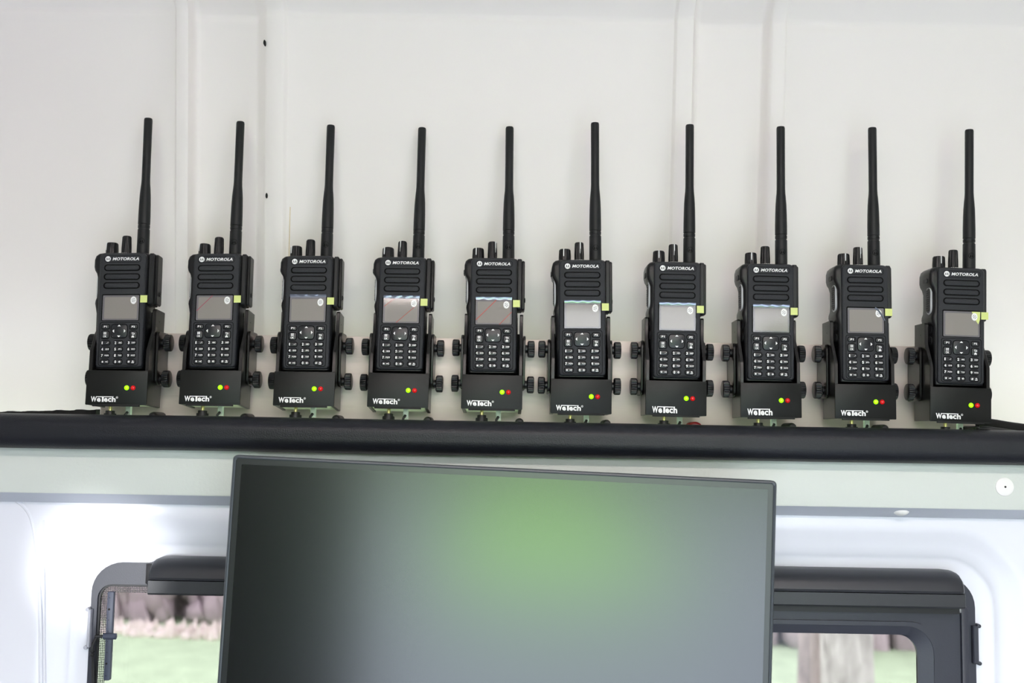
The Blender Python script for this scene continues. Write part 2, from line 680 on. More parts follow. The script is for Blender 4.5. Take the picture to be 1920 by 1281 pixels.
# screw cap on the panel and dome cap on the band
p = at(1883, 913, 1.166)
c = empty('screw_cap', p)
part(lathe([(0.0001, -.0025), (.0075, -.0025), (.0098, -.0015), (.0105, .0004)], 28, 'Y'), 'disc', 'capwhite', c)
part(lathe([(0.0001, -.0029), (.0011, -.0029), (.0011, -.0020)], 10, 'Y'), 'centre_hole', 'dark_hole', c)
tag(c, 'round white screw cap with a dark centre hole on the grey panel', 'screw cap')
p = at(1690, 956, 1.178)
c = tag(part(lathe([(0.0001, -.0055), (.004, -.005), (.0075, -.0032), (.0098, .0), (.0098, .004)], 28, 'Y'), 'dome_cap', 'capwhite', None), 'shallow white dome cap on the grey edge band', 'screw cap')
c.location = p
c.scale = (1, 1, .75)
c.rotation_euler = (RAD(20), 0, 0)

# ------------------------------------------------------------------ white body panel pressed around the window
Y_BODY = 1.192
wx0, wx1 = at(170, 1200, 1.21).x, at(1826, 1200, 1.21).x
wz1 = at(960, 1068, 1.21).z
wz0 = wz1 - 0.62


def win_outline(s, n=10):
    r = 0.033 + s
    return rrect(wx0 - s, wx1 + s, wz0 - s, wz1 + s, r, n)


prof = [(-.002, .040), (0, .017), (.006, .0165), (.018, .0155), (.022, .0135), (.026, .0105), (.034, .0085), (.042, .005), (.049, .002), (.053, .0006), (.058, 0), (.075, 0)]
RL = [[(x, Y_BODY + y, z) for x, z in win_outline(s)] for s, y in prof]
# outer ring of the same count on a big rectangle
nn = len(RL[0])
outer = []
X0, X1, Zb, Zt = XL, XR, 0.0, Z_BB + 0.012
for (x, y, z) in RL[-1]:
    cx, cz = (wx0 + wx1) / 2, (wz0 + wz1) / 2
    ex = X0 if x < wx0 + .0 else (X1 if x > wx1 - .0 else x)
    ez = Zb if z < wz0 + .0 else (Zt if z > wz1 - .0 else z)
    outer.append((ex, Y_BODY, ez))
RL.append(outer)
v, f = rings(RL, False, False)
bp = tag(mk('wall_body', v, f, 'body_white', None, None, 60), 'glossy white painted van body pressed around the window', kind='structure')
# pillar crease left of the window
for px0, px1, py0, rr in ((64, 76, 985, .0022), (82, 84, 985, .0014)):
    path = [at(px0 - 34, 938, Y_BODY + .001), at(px0 - 14, 956, Y_BODY + .001), at(px0 - 2, 985, Y_BODY + .001), at((px0 + px1) / 2 + 1, 1060, Y_BODY + .001),
            at(px1, 1180, Y_BODY + .001), at(px1 + 1, 1400, Y_BODY + .001)] if px0 == 64 else \
        [at(px0, 975, Y_BODY + .0008), at(px0, 1100, Y_BODY + .0008), at(px1, 1400, Y_BODY + .0008)]
    vv, ff = tube(smooth_path(path, 5), rr, 8)
    mk('pressed_crease', vv, ff, 'body_white', bp)

# ------------------------------------------------------------------ window
win = tag(empty('window_1', ((wx0 + wx1) / 2, Y_BODY, wz0)), 'wide dark framed van window with a sliding pane, behind the monitor', kind='structure')
W0 = Vector(win.location)


def wpart(vf, name, material, parent=win, smooth=35):
    v, f = vf
    off = W0 if parent is win else W0
    return mk(name, [(a - off.x, b - off.y, c - off.z) for a, b, c in v], f, material, parent, None, smooth)


ix0 = at(181, 1200, 1.21).x
iz1 = at(960, 1108, 1.21).z
ix1 = at(1812, 1200, 1.21).x
fo = rrect(wx0 - .0005, wx1 + .0005, wz0, wz1 + .0005, .033, 8)
fi = rrect(ix0, ix1, wz0 + .03, iz1, .016, 8)
wf = wpart(ring_slab(fo, fi, 1.2065, 1.2125), 'window_frame', 'frame')
fs = inset(fi, .0022)
wpart(ring_slab(fi, fs, 1.2092, 1.2125), 'rubber_seal', 'frame_blk')
fr2 = inset(fs, .0078)
wpart(ring_slab(fs, fr2, 1.2126, 1.2128), 'frit_border', 'frit', smooth=None)
wpart(slab(rrect(ix0, at(1100, 1200, 1.22).x, wz0 + .03, iz1, (.001, .001, .016, .016), 6), 1.2132, 1.2160), 'glass_pane', 'glass', smooth=None)
# clips at both sides of the frame
for (pxa, pxb, pya, pyb, mname) in ((163, 172, 1143, 1214, 'clip'), (1824, 1833, 1174, 1244, 'frame')):
    a, b = at(pxa, pyb, 1.203), at(pxb, pya, 1.203)
    o = wpart(box(a.x, b.x, 1.200, 1.214, a.z, b.z, .001), 'frame_clip', mname)
    for zz in (a.z, b.z):
        left = pxa < 900
        xx = a.x - .0012 if left else b.x + .0012
        vv, ff = slab(circle(xx, zz, .0022, 10), 1.201, 1.212, .0005)
        mk('clip_ear', [(p[0] - W0.x, p[1] - W0.y, p[2] - W0.z) for p in vv], ff, M[mname], o)

# sliding inner frame at the right
sx0 = at(1020, 1200, 1.206).x
sx1 = at(1800, 1200, 1.204).x
sz1 = at(1600, 1144, 1.204).z
gx1 = at(1721, 1240, 1.206).x
gz1 = at(1600, 1189, 1.206).z


def sl_out(xm, zm, r):
    return rrect(sx0 + (xm), sx1 - xm, wz0 + .02, sz1 - zm, (.002, r, .004, .002), 8)


o0 = sl_out(0, 0, .004)
o1 = rrect(sx0 + .022, at(1764, 1240, 1.203).x, wz0 + .045, at(1600, 1164, 1.203).z, (.02, .034, .02, .02), 8)
o2 = rrect(sx0 + .030, at(1750, 1240, 1.203).x, wz0 + .055, at(1600, 1172, 1.203).z, (.02, .030, .02, .02), 8)
o3 = rrect(sx0 + .045, gx1, wz0 + .07, gz1, (.02, .022, .02, .02), 8)
sf = MB()
sf.add(*ring_slab(o0, o1, 1.2035, 1.2112))
sf.add(*ring_slab(o1, o2, 1.2005, 1.2112))
R = []
n = len(o2)
sf.add(*rings([[(x, 1.2015, z) for x, z in o2], [(x, 1.2045, z) for x, z in inset(o2, .010)], [(x, 1.2065, z) for x, z in o3], [(x, 1.2112, z) for x, z in o3]], False, False))
slf = sf.build('sliding_frame', ['frame'], None, None, 25)
slf.data.transform(Matrix.Translation(-W0))
slf.parent = win
wpart(slab(o3, 1.2085, 1.2108), 'sliding_pane', 'glass', smooth=None)
pst0, pst1 = at(1801, 1200, 1.203).x, at(1815, 1200, 1.203).x
wpart(slab(rrect(pst0, pst1, wz0 + .02, at(1810, 1135, 1.203).z, (.001, .006, .001, .001), 4), 1.1995, 1.2075, .001), 'guide_post', 'frame')

# blind housing across the window top
bx0, bx1 = at(284, 1075, 1.19).x, at(1802, 1100, 1.19).x
bzt = at(960, 1056, 1.19).z
bzb = at(960, 1124, 1.19).z
bl = empty('blind_housing', ((bx0 + bx1) / 2, 1.205, bzb))
L0 = Vector(bl.location)


def swept(profile, x0, x1, ends):
    """profile (y,z) closed, swept along x with shrinking end rings: ends = [(dx, scale, zcut)]"""
    cy = max(p[0] for p in profile)
    cz = min(p[1] for p in profile)
    R = []
    for dx, sy, sz in ends:
        R.append([(x0 + dx, cy + (y - cy) * sy, cz + (z - cz) * sz) for y, z in profile])
    for dx, sy, sz in reversed(ends):
        R.append([(x1 - dx, cy + (y - cy) * sy, cz + (z - cz) * sz) for y, z in profile])
    return rings(R)


zg = bzb + (bzt - bzb) * .40
cov = [(1.205, zg + .0004), (1.1755, zg + .0004), (1.1745, zg + .003), (1.176, zg + .010), (1.180, zg + .0165), (1.188, bzt - .002), (1.196, bzt), (1.205, bzt)]
low = [(1.205, bzb), (1.1775, bzb), (1.1755, bzb + .002), (1.1755, zg - .0005), (1.205, zg - .0005)]
ends = [(0, .8, .72), (.0025, .92, .86), (.008, .98, .96), (.018, 1, 1)]
for nm, pr, en in (('housing_cover', cov, ends), ('lower_rail', low, [(0, .9, 1), (.0015, 1, 1), (.006, 1, 1), (.018, 1, 1)])):
    v, f = swept(pr, bx0, bx1, en)
    mk(nm, [(a - L0.x, b - L0.y, c - L0.z) for a, b, c in v], f, 'blind', bl, None, 30)
vv, ff = slab([(bx0 - .007, bzb + .010), (bx0 - .001, bzb + .006), (bx0 + .01, bzb + .006), (bx0 + .01, bzt - .008), (bx0 - .007, bzt - .008)], 1.192, 1.206, .0006)
mk('end_bracket', [(a - L0.x, b - L0.y, c - L0.z) for a, b, c in vv], ff, M['frame_blk'], bl)
vv, ff = box(at(1020, 1100, 1.2).x, bx1 - .002, 1.190, 1.2034, bzb - .0075, bzb - .0002)
mk('blind_slot', [(a - L0.x, b - L0.y, c - L0.z) for a, b, c in vv], ff, M['frame_blk'], bl)
tag(bl, 'long black roller blind housing across the top of the window', 'blind housing')

# perforated strip stuck on the glass
a, b = at(192.5, 1277, 1.206), at(213, 1110, 1.206)
st = empty('aerial_strip', ((a.x + b.x) / 2, 1.2125, a.z))
w2, hh = (b.x - a.x) / 2, b.z - a.z
part(slab(rrect(-w2, w2, 0, hh, .0018, 4), -.0055, -.0004, .0009), 'strip_body', 'strip', st)
for fz, rr in ((.93, .5), (.80, 1.2), (.68, .5), (.555, .5), (.44, .5), (.315, .5), (.19, 1.2), (.055, .5)):
    part(lathe([(.0001, -.0057), (rr * MM, -.0057), (rr * MM, -.0050)], 12, 'Y'), 'pinhole', 'dark_hole', st, (-.0008, 0, fz * hh))
c0 = Vector(st.location)
part(lathe([(.0001, -.004), (.0030, -.004), (.0034, -.003), (.0034, .010), (.0001, .011)], 14, 'X'), 'cable_boot', 'strip', st, (-.001, -.007, .5 * hh))
pth = [Vector((-.004, -.007, .5 * hh)), Vector((-.012, -.010, .503 * hh)), at(181, 1196, 1.2035) - c0, at(175, 1207, 1.2025) - c0, at(173, 1222, 1.2025) - c0, at(174, 1245, 1.2035) - c0, at(175, 1300, 1.2035) - c0, at(176, 1400, 1.2035) - c0]
part(tube(smooth_path(pth, 6), .0017, 8), 'cable', 'rubber', st)
for py in (1222, 1228):
    q = at(173, py, 1.2025) - c0
    part(lathe([(.0022, -.0012), (.0030, 0), (.0022, .0012)], 12, 'Z'), 'cable_tie', 'rubber', st, tuple(q))
tag(st, 'narrow dark perforated plastic strip with a cable, stuck to the window glass', 'aerial strip')

# ------------------------------------------------------------------ foam edge and conduit at the ends of the plate
def ragged_strip(name, x0, x1, zt0, zt1, zb, y, th, label, cat):
    n = 60
    v, f = [], []
    for i in range(n):
        t = i / (n - 1)
        x = x0 + (x1 - x0) * t
        z = zt0 + (zt1 - zt0) * t + 0.0011 * noise.noise(Vector((x * 90, 2, 5))) + .0006 * noise.noise(Vector((x * 300, 1, 3)))
        v += [(x, y - th, zb), (x, y - th, z), (x, y, z + .0004), (x, y, zb)]
    for i in range(n - 1):
        for j in range(4):
            a, b = i * 4 + j, i * 4 + (j + 1) % 4
            f.append((a, a + 4, b + 4, b))
    f += [(0, 1, 2, 3), tuple((n - 1) * 4 + q for q in (3, 2, 1, 0))]
    return tag(mk(name, v, f, 'foam', None, None, 40), label, cat)


a, b = at(-60, 774, 1.20), at(184, 768.5, 1.20)
ragged_strip('foam_strip', a.x, b.x, a.z, b.z, Z_RT - .03, 1.206, .012, 'ragged black foam strip behind the rail, left of the steel plate', 'foam strip')
cd = MB()
pa = [at(1832, 793, 1.215), at(1860, 796, 1.205), at(1890, 801, 1.200), at(1925, 806, 1.196), at(1990, 816, 1.192)]
part_c = tag(mk('cable_conduit', *tube(smooth_path(pa, 6), [.0062] * 25, 12), 'foam', None, None, 50), 'black cable conduit lying behind the rail right of the last charger', 'conduit')
pa = [at(1836, 803, 1.19), at(1865, 806, 1.185), at(1900, 811, 1.183), at(1990, 823, 1.182)]
tag(mk('black_cable', *tube(smooth_path(pa, 6), .0028, 10), 'rubber', None, None, 50), 'thin black cable in front of the conduit at the right end', 'cable')

# ------------------------------------------------------------------ steel mounting plate with bolts
pl0, pl1 = at(188, 770, Y_PLATE).x, at(1829, 790, Y_PLATE).x
pz0 = Z_RT - 0.045
pe = empty('mounting_plate', ((pl0 + pl1) / 2, Y_PLATE, pz0))
hw = (pl1 - pl0) / 2
part(slab(rrect(-hw, hw, 0, Z_PT - pz0, .001, 2), 0, .002, .0004), 'plate', 'steel', pe)
part(box(-hw, -hw + .0025, .002, .030, 0.002, .060), 'edge_return', 'frame_blk', pe)
part(box(hw - .0025, hw, .002, .030, 0.002, .060), 'edge_return', 'frame_blk', pe)
for k in range(5):
    part(lathe([(.006, .002), (.006, Z_PT * 0 + 1.286 - Y_PLATE)], 12, 'Y'), 'standoff', 'bolt', pe, (-hw + .12 + k * (2 * hw - .24) / 4, 0, .08))
tag(pe, 'long brushed steel plate carrying the ten chargers', 'mounting plate')

# ------------------------------------------------------------------ charger cradle
def make_charger():
    r = empty('charger_cradle')
    W = 33.5
    # front plate
    part(mm(slab(rrect(-W, W, 0, 38, .8, 2), 0, 2.2, .5)), 'front_plate', 'charger', r)
    # inner well that carries the radio
    w = MB()
    w.add(*mm(box(-29.2, 29.2, 2.2, 46, 4, 37.6)))
    w.add(*mm(box(-29.2, 29.2, 43.5, 46.5, 37, 92)))
    w.build('well', ['well'], r)
    # cheeks: low in front, sloping up to the tall back
    ck = [(1.6, .2), (48, .2), (48, 110), (19.5, 110), (17.5, 108), (17.5, 86), (3.2, 62), (2.6, 60), (2.6, 38)]
    for s in (-1, 1):
        x0, x1 = (29.2, 33.0) if s > 0 else (-33.0, -29.2)
        c = part(mm(side_slab(ck, x0, x1, .4)), 'cheek', 'charger_side', r)
        part(mm(lathe([(.9, -.1), (1.0, .1), (.2, .15)] if s > 0 else [(.2, -.15), (1.0, -.1), (.9, .1)], 10, 'X')), 'rivet_hole', 'bolt', c, (s * 33.0 * MM, 30 * MM, 97 * MM))
    # folded zinc underside
    part(mm(box(-29.2, 29.2, 2.2, 47, 1.6, 2.6)), 'underside', 'zinc', r)
    part(mm(slab([(-25.5, -1.6), (25.8, -1.6), (25.8, .6), (-25.5, .6)], -.4, 2.6, .3)), 'bottom_flap', 'well', r)
    # U bracket with four thumb screws, stays upright while the cradle tilts
    bo = rrect(24, 60, 23, 84, (2, 2, 7, 7), 5)
    for s in (-1, 1):
        x0, x1 = (33.4, 36.2) if s > 0 else (-36.2, -33.4)
        part(mm(side_slab(bo, x0, x1, .5)), 'side_bracket', 'charger_side', r)
    for s in (-1, 1):
        for z in (73.5, 32.5):
            pf = [(.1, 36.2), (4.6, 36.2), (4.6, 38.6), (8.2, 38.8), (9.5, 39.8), (9.6, 41), (9.6, 45.2), (9.2, 46.2), (7.6, 46.8), (.1, 46.4)]
            v, f = lathe(pf, 84, 'X', flute=28, fdepth=.75, frange=(5, 6))
            o = part(mm((v, f)), 'thumb_screw', 'knob', r, (0, 36 * MM, z * MM), 30)
            if s < 0:
                o.rotation_euler = (0, 0, math.pi)
    # status lamps
    for nm, x, m_ in (('green_lamp', 11.1, 'led_green'), ('red_lamp', 18.1, 'led_red')):
        o = part(mm(lathe([(.05, -1.9), (1.0, -1.8), (1.9, -1.35), (2.45, -.7), (2.65, 0), (2.65, 1)], 20, 'Y')), nm, m_, r, (x * MM, 0, 18.9 * MM), 60)
        tag(o, 'lit green indicator lamp' if 'green' in nm else 'red indicator lamp')
    # cable gland, brass stub, nylon plug
    part(mm(lathe([(.1, .5), (1.9, .5), (1.9, -8), (.1, -8)], 14, 'Z')), 'brass_stub', 'brass', r, (-11 * MM, 15 * MM, 1.4 * MM))
    part(mm(lathe([(.1, -5.5), (4.8, -5.5), (5.0, -6), (5.0, -8.5), (6.6, -8.6), (6.8, -9.2), (6.8, -15), (.1, -15)], 20, 'Z', flute=10, fdepth=.5, frange=(5, 6))), 'gland_nut', 'bolt', r, (-11 * MM, 15 * MM, 0))
    part(mm(box(4.6, 10.2, 18, 24, -10, 1.6, .6)), 'nylon_plug', 'nylon', r)
    pth = [(7.4, 17.6, -6.5), (6.4, 16.5, -8.5), (5.2, 16, -11), (6.5, 17, -17)]
    part(mm(tube(smooth_path(pth, 4), 1.5, 8)), 'plug_lead', 'rubber', r)
    return r


def wetech(name, parent, x0, x1, z0, z1, reg):
    g = MB()
    w = x1 - x0
    hgt = z1 - z0
    y = -.06
    g.add(*mm(text_geo('W', x0, x0 + .24 * w, z0, z1, y, .035)))
    g.add(*mm(text_geo('e', x0 + .245 * w, x0 + .40 * w, z0 - .01 * hgt, z0 + .72 * hgt, y, .035)))
    g.add(*mm(flat([(x0 + .445 * w, z0), (x0 + .52 * w, z0), (x0 + .52 * w, z1 - .05 * hgt), (x0 + .445 * w, z1 - .05 * hgt)], y)))
    g.add(*mm(flat([(x0 + .2 * w, z1 - .14 * hgt), (x0 + .84 * w, z1 - .14 * hgt), (x0 + .84 * w, z1), (x0 + .2 * w, z1)], y - .01)))
    g.add(*mm(text_geo('e', x0 + .53 * w, x0 + .68 * w, z0 - .01 * hgt, z0 + .72 * hgt, y, .035)))
    g.add(*mm(text_geo('c', x0 + .685 * w, x0 + .83 * w, z0 - .01 * hgt, z0 + .72 * hgt, y, .035)))
    g.add(*mm(text_geo('h', x0 + .85 * w, x1, z0, z1, y, .035)))
    if reg:
        cx, cz = x1 + 1.4, z1 - 1.1
        g.add(*mm(ring_flat(circle(cx, cz, 1.15, 14), circle(cx, cz, .8, 14), y)))
        g.add(*mm(text_geo('R', cx - .4, cx + .42, cz - .5, cz + .5, y, .02)))
    o = g.build(name, ['white'], None, None, None)
    o.parent = parent
    return o


def ring_flat(po, pi, y):
    n = len(po)
    return [(x, y, z) for x, z in po] + [(x, y, z) for x, z in pi], [(i, (i + 1) % n, n + (i + 1) % n, n + i) for i in range(n)]


# ------------------------------------------------------------------ two-way radio
RS = 1.017   # slight vertical stretch to the measured height


def make_radio():
    r = empty('two_way_radio')

    # chassis lofted bottom to top; the left flank has the talk-button hollow
    secs = [(-2.2, 26.5, 26.5, 5.0), (-1.2, 27.6, 26.8, 3.6), (8, 28.2, 27.2, 3), (40, 28.3, 27.2, 3), (60, 28.5, 27.2, 3), (66, 29.6, 27.2, 3), (71, 30.6, 27.2, 3), (74, 30.4, 27.2, 3),
            (78, 29.0, 27.2, 3), (84, 28.6, 27.2, 3), (100, 28.8, 27.2, 3), (105, 30.2, 27.2, 3), (108, 32.2, 27.2, 3), (112, 33.2, 27.2, 3), (120, 33.2, 27.2, 3.2), (124.5, 32.0, 27.0, 3.8), (127, 29.5, 26.4, 5.0), (128.2, 26.0, 25.0, 7.5)]
    R = []
    for z, l, rr, yf in secs:
        pts = rrect(-l, rr, yf, 38 - (yf - 3), 4.0, 4)
        R.append([(x, y, z) for x, y in pts])
    v, f = rings(R)
    part(mm((v, f)), 'chassis', 'radio_side', r, None, 50)
    # groove line along the flank and battery seam
    part(mm(box(-28.9, 27.6, 24.6, 25.4, 3, 64)), 'battery_seam', 'key_gap', r)
    # front shell
    fo = rrect(-25.6, 26.4, -.4, 127.2, (4.2, 5.5, 5.5, 4.2), 6)
    R = [[(x, 0, z) for x, z in inset(fo, 2.2)], [(x, .35, z) for x, z in inset(fo, 1.1)], [(x, 1.3, z) for x, z in inset(fo, .3)], [(x, 2.8, z) for x, z in fo], [(x, 7, z) for x, z in fo]]
    fp = part(mm(rings(R)), 'front_shell', 'radio', r, None, 60)
    # keypad field: shallow inset outline
    part(mm(ring_slab(rrect(-22, 22.6, 1.6, 49.5, 2.5, 4), rrect(-21.4, 22, 2.2, 49.0, 2.2, 4), -.12, .3)), 'keypad_border', 'key_gap', r)
    # name field
    nf = part(mm(ring_slab(rrect(-20, 21.2, 116.2, 123.6, 3.0, 5), rrect(-19.6, 20.8, 116.6, 123.2, 2.7, 5), -.1, .3)), 'name_field', 'key_gap', r)
    lg = MB()
    lg.add(*mm(flat(circle(-16, 120, 3.05, 28), -.10)), 0)
    # twin-peak emblem
    for s in (-1, 1):
        lg.add(*mm(flat([(-16 + s * .15, 118.6), (-16 + s * 2.1, 118.1), (-16 + s * 1.15, 122.0)][::s], -.16)), 1)
        lg.add(*mm(flat([(-16 + s * .55, 118.2), (-16 + s * 1.75, 117.9), (-16 + s * 1.1, 119.9)][::s], -.20)), 0)
    lb = lg.build('emblem', ['white', 'key_gap'], r, None, None)
    tx = text_geo('MOTOROLA', -10.9, 18.7, 118.3, 121.7, -.1, .028, .22)
    part(mm(tx), 'brand_lettering', 'white', r, None, None)
    # speaker slots
    for z in (110, 100, 90.2):
        s = part(mm(slab(rrect(-20.0, 20.8, z - 3.7, z + 3.7, 3.69, 6), -.15, .5)), 'speaker_slot', 'key_gap', r)
        part(mm(slab(rrect(-18.4, 19.2, z - 2.5, z + 2.7, 2.55, 6), -.75, .4, .7)), 'slot_bar', 'radio', s)
    # display
    sc = part(mm(slab(rrect(-20.8, 21.6, 51, 80.6, 1.5, 4), -.10, .5, .1)), 'display', 'key_gap', r)
    part(mm(slab(rrect(-19.6, 20.6, 51.6, 79.2, .8, 4), -.2, 0)), 'display_border', 'bezel', sc)
    part(mm(slab(rrect(-17.6, 18.8, 53.2, 77.2, 1.4, 5), -.28, 0)), 'lcd_panel', 'lcd', sc)
    fl = part(mm(slab(rrect(-19.6, 20.9, 51.4, 79.0, .6, 3), -.62, -.50)), 'protective_film', 'film', sc, None, None)
    # curled upper edge of the film
    v, f = [], []
    n = 24
    for i in range(n + 1):
        x = -19.6 + 40.5 * i / n
        lift = .9 + .5 * math.sin(i * .9) * (1 if 3 < i < n - 3 else .3)
        for q in range(5):
            t = q / 4
            v.append((x, -.62 - lift * t * t, 79.0 + 3.4 * math.sin(t * 1.35)))
    for i in range(n):
        for q in range(4):
            a = i * 5 + q
            f.append((a, a + 5, a + 6, a + 1))
    part(mm((v, f)), 'film_edge', 'film_lip', sc, None, 60)
    stk = part(mm(slab(circle(14.6, 73.6, 3.3, 24, 4.2), -.72, -.62)), 'film_sticker', 'sticker', sc)
    part(mm(slab([(22.0, 71), (29.8, 71), (29.8, 79), (22.0, 79)], -.72, -.6)), 'pull_tab', 'tab', sc)
    # keys
    def key(name, cx, cz, w, hh, rr, legend):
        g = MB()
        g.add(*mm(slab(rrect(-w / 2 - .75, w / 2 + .75, -hh / 2 - .75, hh / 2 + .75, rr + .7, 5), -.2, .3)), 1)
        g.add(*mm(slab(rrect(-w / 2, w / 2, -hh / 2, hh / 2, rr, 5), -.95, .3, .45)), 0)
        o = g.build(name, ['key', 'key_gap'], r, (cx * MM, 0, cz * MM))
        if legend:
            q = MB()
            for it in legend:
                q.add(*mm(it))
            q.build('legend', ['white'], o, None, None)
        return o
    Y = -1.0
    key('soft_key', -15.2, 44.4, 8.2, 4.6, 1.9, [text_geo('P1', -1.7, 1.7, -1.0, 1.1, Y, .02)])
    key('soft_key', 15.6, 44.2, 8.2, 4.6, 1.9, [text_geo('P2', -1.7, 1.9, -1.0, 1.1, Y, .02)])
    key('ok_key', -15.4, 35.6, 8.2, 8.0, 2.0, [text_geo('OK', -1.9, 2.0, -3.0, -.6, Y, .02)] +
        [flat([(a, b), (a + 1.3, b), (a + 1.3, b + 1.1), (a, b + 1.1)], Y) for a, b in ((-1.5, .3), (.2, .3), (-1.5, 1.8), (.2, 1.8))])
    key('back_key', 15.6, 35.2, 7.8, 8.0, 2.0, [
        flat([(-1.7, 2.0), (-.6, 1.2), (-.6, 1.7), (.9, 1.7), (.9, 2.3), (-.6, 2.3), (-.6, 2.8)], Y), flat([(.9, 2.3), (.9, 1.7), (1.3, 1.0), (.9, .7), (-1.0, .7), (-1.0, .2), (1.0, .2), (1.9, .9), (1.5, 2.2)], Y),
        flat([(0, -.5), (-1.9, -1.9), (-1.3, -1.9), (-1.3, -3.2), (-.4, -3.2), (-.4, -2.3), (.4, -2.3), (.4, -3.2), (1.3, -3.2), (1.3, -1.9), (1.9, -1.9)], Y)])
    key('navigation_pad', 0, 39.6, 17.4, 14.8, 3.6, [
        flat([(-1.9, 5.1), (1.9, 5.1), (0, 6.9)], Y), flat([(1.9, -5.1), (-1.9, -5.1), (0, -6.9)], Y),
        flat([(-5.4, 1.9), (-7.3, 0), (-5.4, -1.9)], Y), flat([(5.4, -1.9), (7.3, 0), (5.4, 1.9)], Y)])
    star = [((1.35 if i % 2 == 0 else .6) * math.sin(math.pi * i / 5) * -1 - 2.2, (1.35 if i % 2 == 0 else .6) * math.cos(math.pi * i / 5)) for i in range(10)]
    rows = ((26.6, ('1', '.,?'), ('2', 'ABC'), ('3', 'DEF')), (19.6, ('4', 'GHI'), ('5', 'JKL'), ('6', 'MNO')),
            (12.7, ('7', 'PQRS'), ('8', 'TUV'), ('9', 'WXYZ')), (5.8, ('*', ''), ('0', ''), ('#', '')))
    for row in rows:
        for cx, (d, l) in zip((-14.6, -.3, 14.3), row[1:]):
            if d == '*':
                lgd = [flat(star, Y), flat([(.8, .35), (2.0, .35), (2.0, -.35), (.8, -.35)], Y), flat([(2.1, 0), (3.4, 1.1), (3.4, .5), (2.9, 0), (3.4, -.5), (3.4, -1.1)], Y)]
            elif d == '0':
                lgd = [text_geo('0', -3.2, -1.4, -1.5, 1.5, Y, .025), ring_flat([(2.2 + 1.3 * a, 1.2 * b) for a, b in ((0, -1), (1, 0), (0, 1), (-1, 0))], [(2.2 + .55 * a, .5 * b) for a, b in ((0, -1), (1, 0), (0, 1), (-1, 0))], Y)]
            elif d == '#':
                lgd = [text_geo('#', -3.2, -1.0, -1.2, 1.2, Y, .02), flat([(.9, -1.5), (3.6, -1.5), (3.6, -.8), (.9, -.8)], Y), flat([(1.0, .2), (2.4, 1.5), (2.6, .8), (3.4, .3), (3.0, -.4), (2.2, .1)], Y)]
            else:
                w = {'.,?': 2.4, 'PQRS': 4.6, 'WXYZ': 4.8}.get(l, 3.8)
                lgd = [text_geo(d, -4.0, -4.0 + (1.1 if d == '1' else 1.9), -1.5, 1.5, Y, .025), text_geo(l, 2.2 - w / 2, 2.2 + w / 2, -.8, .8, Y, .02)]
            key('number_key', cx, row[0], 9.4, 4.5, 2.2, lgd)
    # top knobs
    def knob(name, x, y, z0, r0, r1, hh, nf):
        pf = [(r0 * .85, 0), (r0 * .85, .8), (r0, 1.2), (r0, hh * .35), (r1, hh - 1.2), (r1 - .8, hh), (.1, hh)]
        o = part(mm(lathe(pf, nf * 6, 'Z', flute=nf, fdepth=.55, frange=(3, 4))), name, 'knob', r, (x * MM, y * MM, z0 * MM), 28)
        g = MB()
        g.add(*mm(box(-.45, .45, -r1 - .25, -r1 + .8, hh * .4, hh - .3)))
        g.add(*mm(box(-.45, .45, -r1 + .6, -r1 * .2, hh - .3, hh + .12)))
        g.build('pointer_mark', ['white'], o)
        return o
    knob('channel_knob', -18.2, 17, 127.4, 6.9, 6.5, 14.0, 10)
    knob('volume_knob', -2.0, 17, 128.2, 5.5, 5.0, 21.0, 12)
    tk = MB()
    for k in range(9):
        a = RAD(200 + 140 * k / 8)
        cx, cy = -2.0 + 6.2 * math.cos(a), 17 + 6.2 * math.sin(a)
        tk.add(*mm(box(cx - .45, cx + .45, cy - .4, cy + .4, 128.0, 129.2)))
    tk.build('volume_ticks', ['white'], r)
    # aerial
    pf = [(7.4, 0), (7.4, 1.5), (6.9, 2.0), (6.75, 26.5), (6.6, 27), (6.0, 27.2), (6.0, 28.4), (6.6, 28.6), (6.7, 31.2), (6.1, 31.4), (6.1, 32.2), (6.75, 32.5), (6.7, 42), (6.45, 54), (6.1, 63), (5.55, 70),
          (5.0, 75), (4.75, 80), (4.7, 100), (4.75, 143), (4.3, 144.6), (.1, 144.8)]
    an = part(mm(lathe([(a_, b_ * 1.1) for a_, b_ in pf], 28, 'Z')), 'aerial', 'antenna', r, (16.4 * MM, 18 * MM, 127.3 * MM), 40)
    eg = MB()
    cyl = lambda q: ([(a, -math.sqrt(max(.1, 6.93 ** 2 - a * a)), b) for a, _, b in q[0]], q[1])
    eg.add(*mm(cyl(ring_flat(circle(0, 15.5, 3.4, 24), circle(0, 15.5, 2.9, 24), 0))))
    for s_ in (-1, 1):
        eg.add(*mm(cyl(flat([(s_ * .2, 13.9), (s_ * 2.2, 13.4), (s_ * 1.2, 17.6)][::s_], 0))))
    eg.build('aerial_emblem', ['key_gap'], an, None, None)
    # accessory cover on the right flank
    ac = part(mm(side_slab(rrect(8, 31, 70, 128.5, 3.2, 4), 26.8, 32.0, .9)), 'accessory_cover', 'rubber', r)
    part(mm(side_slab(rrect(15, 31.5, 71, 128, 2.6, 4), 31.6, 35.2, 1.0)), 'cover_ridge', 'radio_side', ac)
    part(mm(lathe([(.1, 0), (2.6, 0), (2.6, 1.0), (1.0, 1.2), (.1, .6)], 14, 'X')), 'cover_screw', 'knob', ac, (35.0 * MM, 24 * MM, 84 * MM))
    # talk button and small side keys on the left flank
    tb = part(mm(side_slab(rrect(8.5, 21.5, 76, 107, 6, 5), -30.6, -28, .6)), 'talk_button', 'rim', r)
    part(mm(side_slab(rrect(9.9, 20.1, 77.6, 105.4, 5, 5), -31.1, -30, .4)), 'talk_pad', 'radio_side', tb)
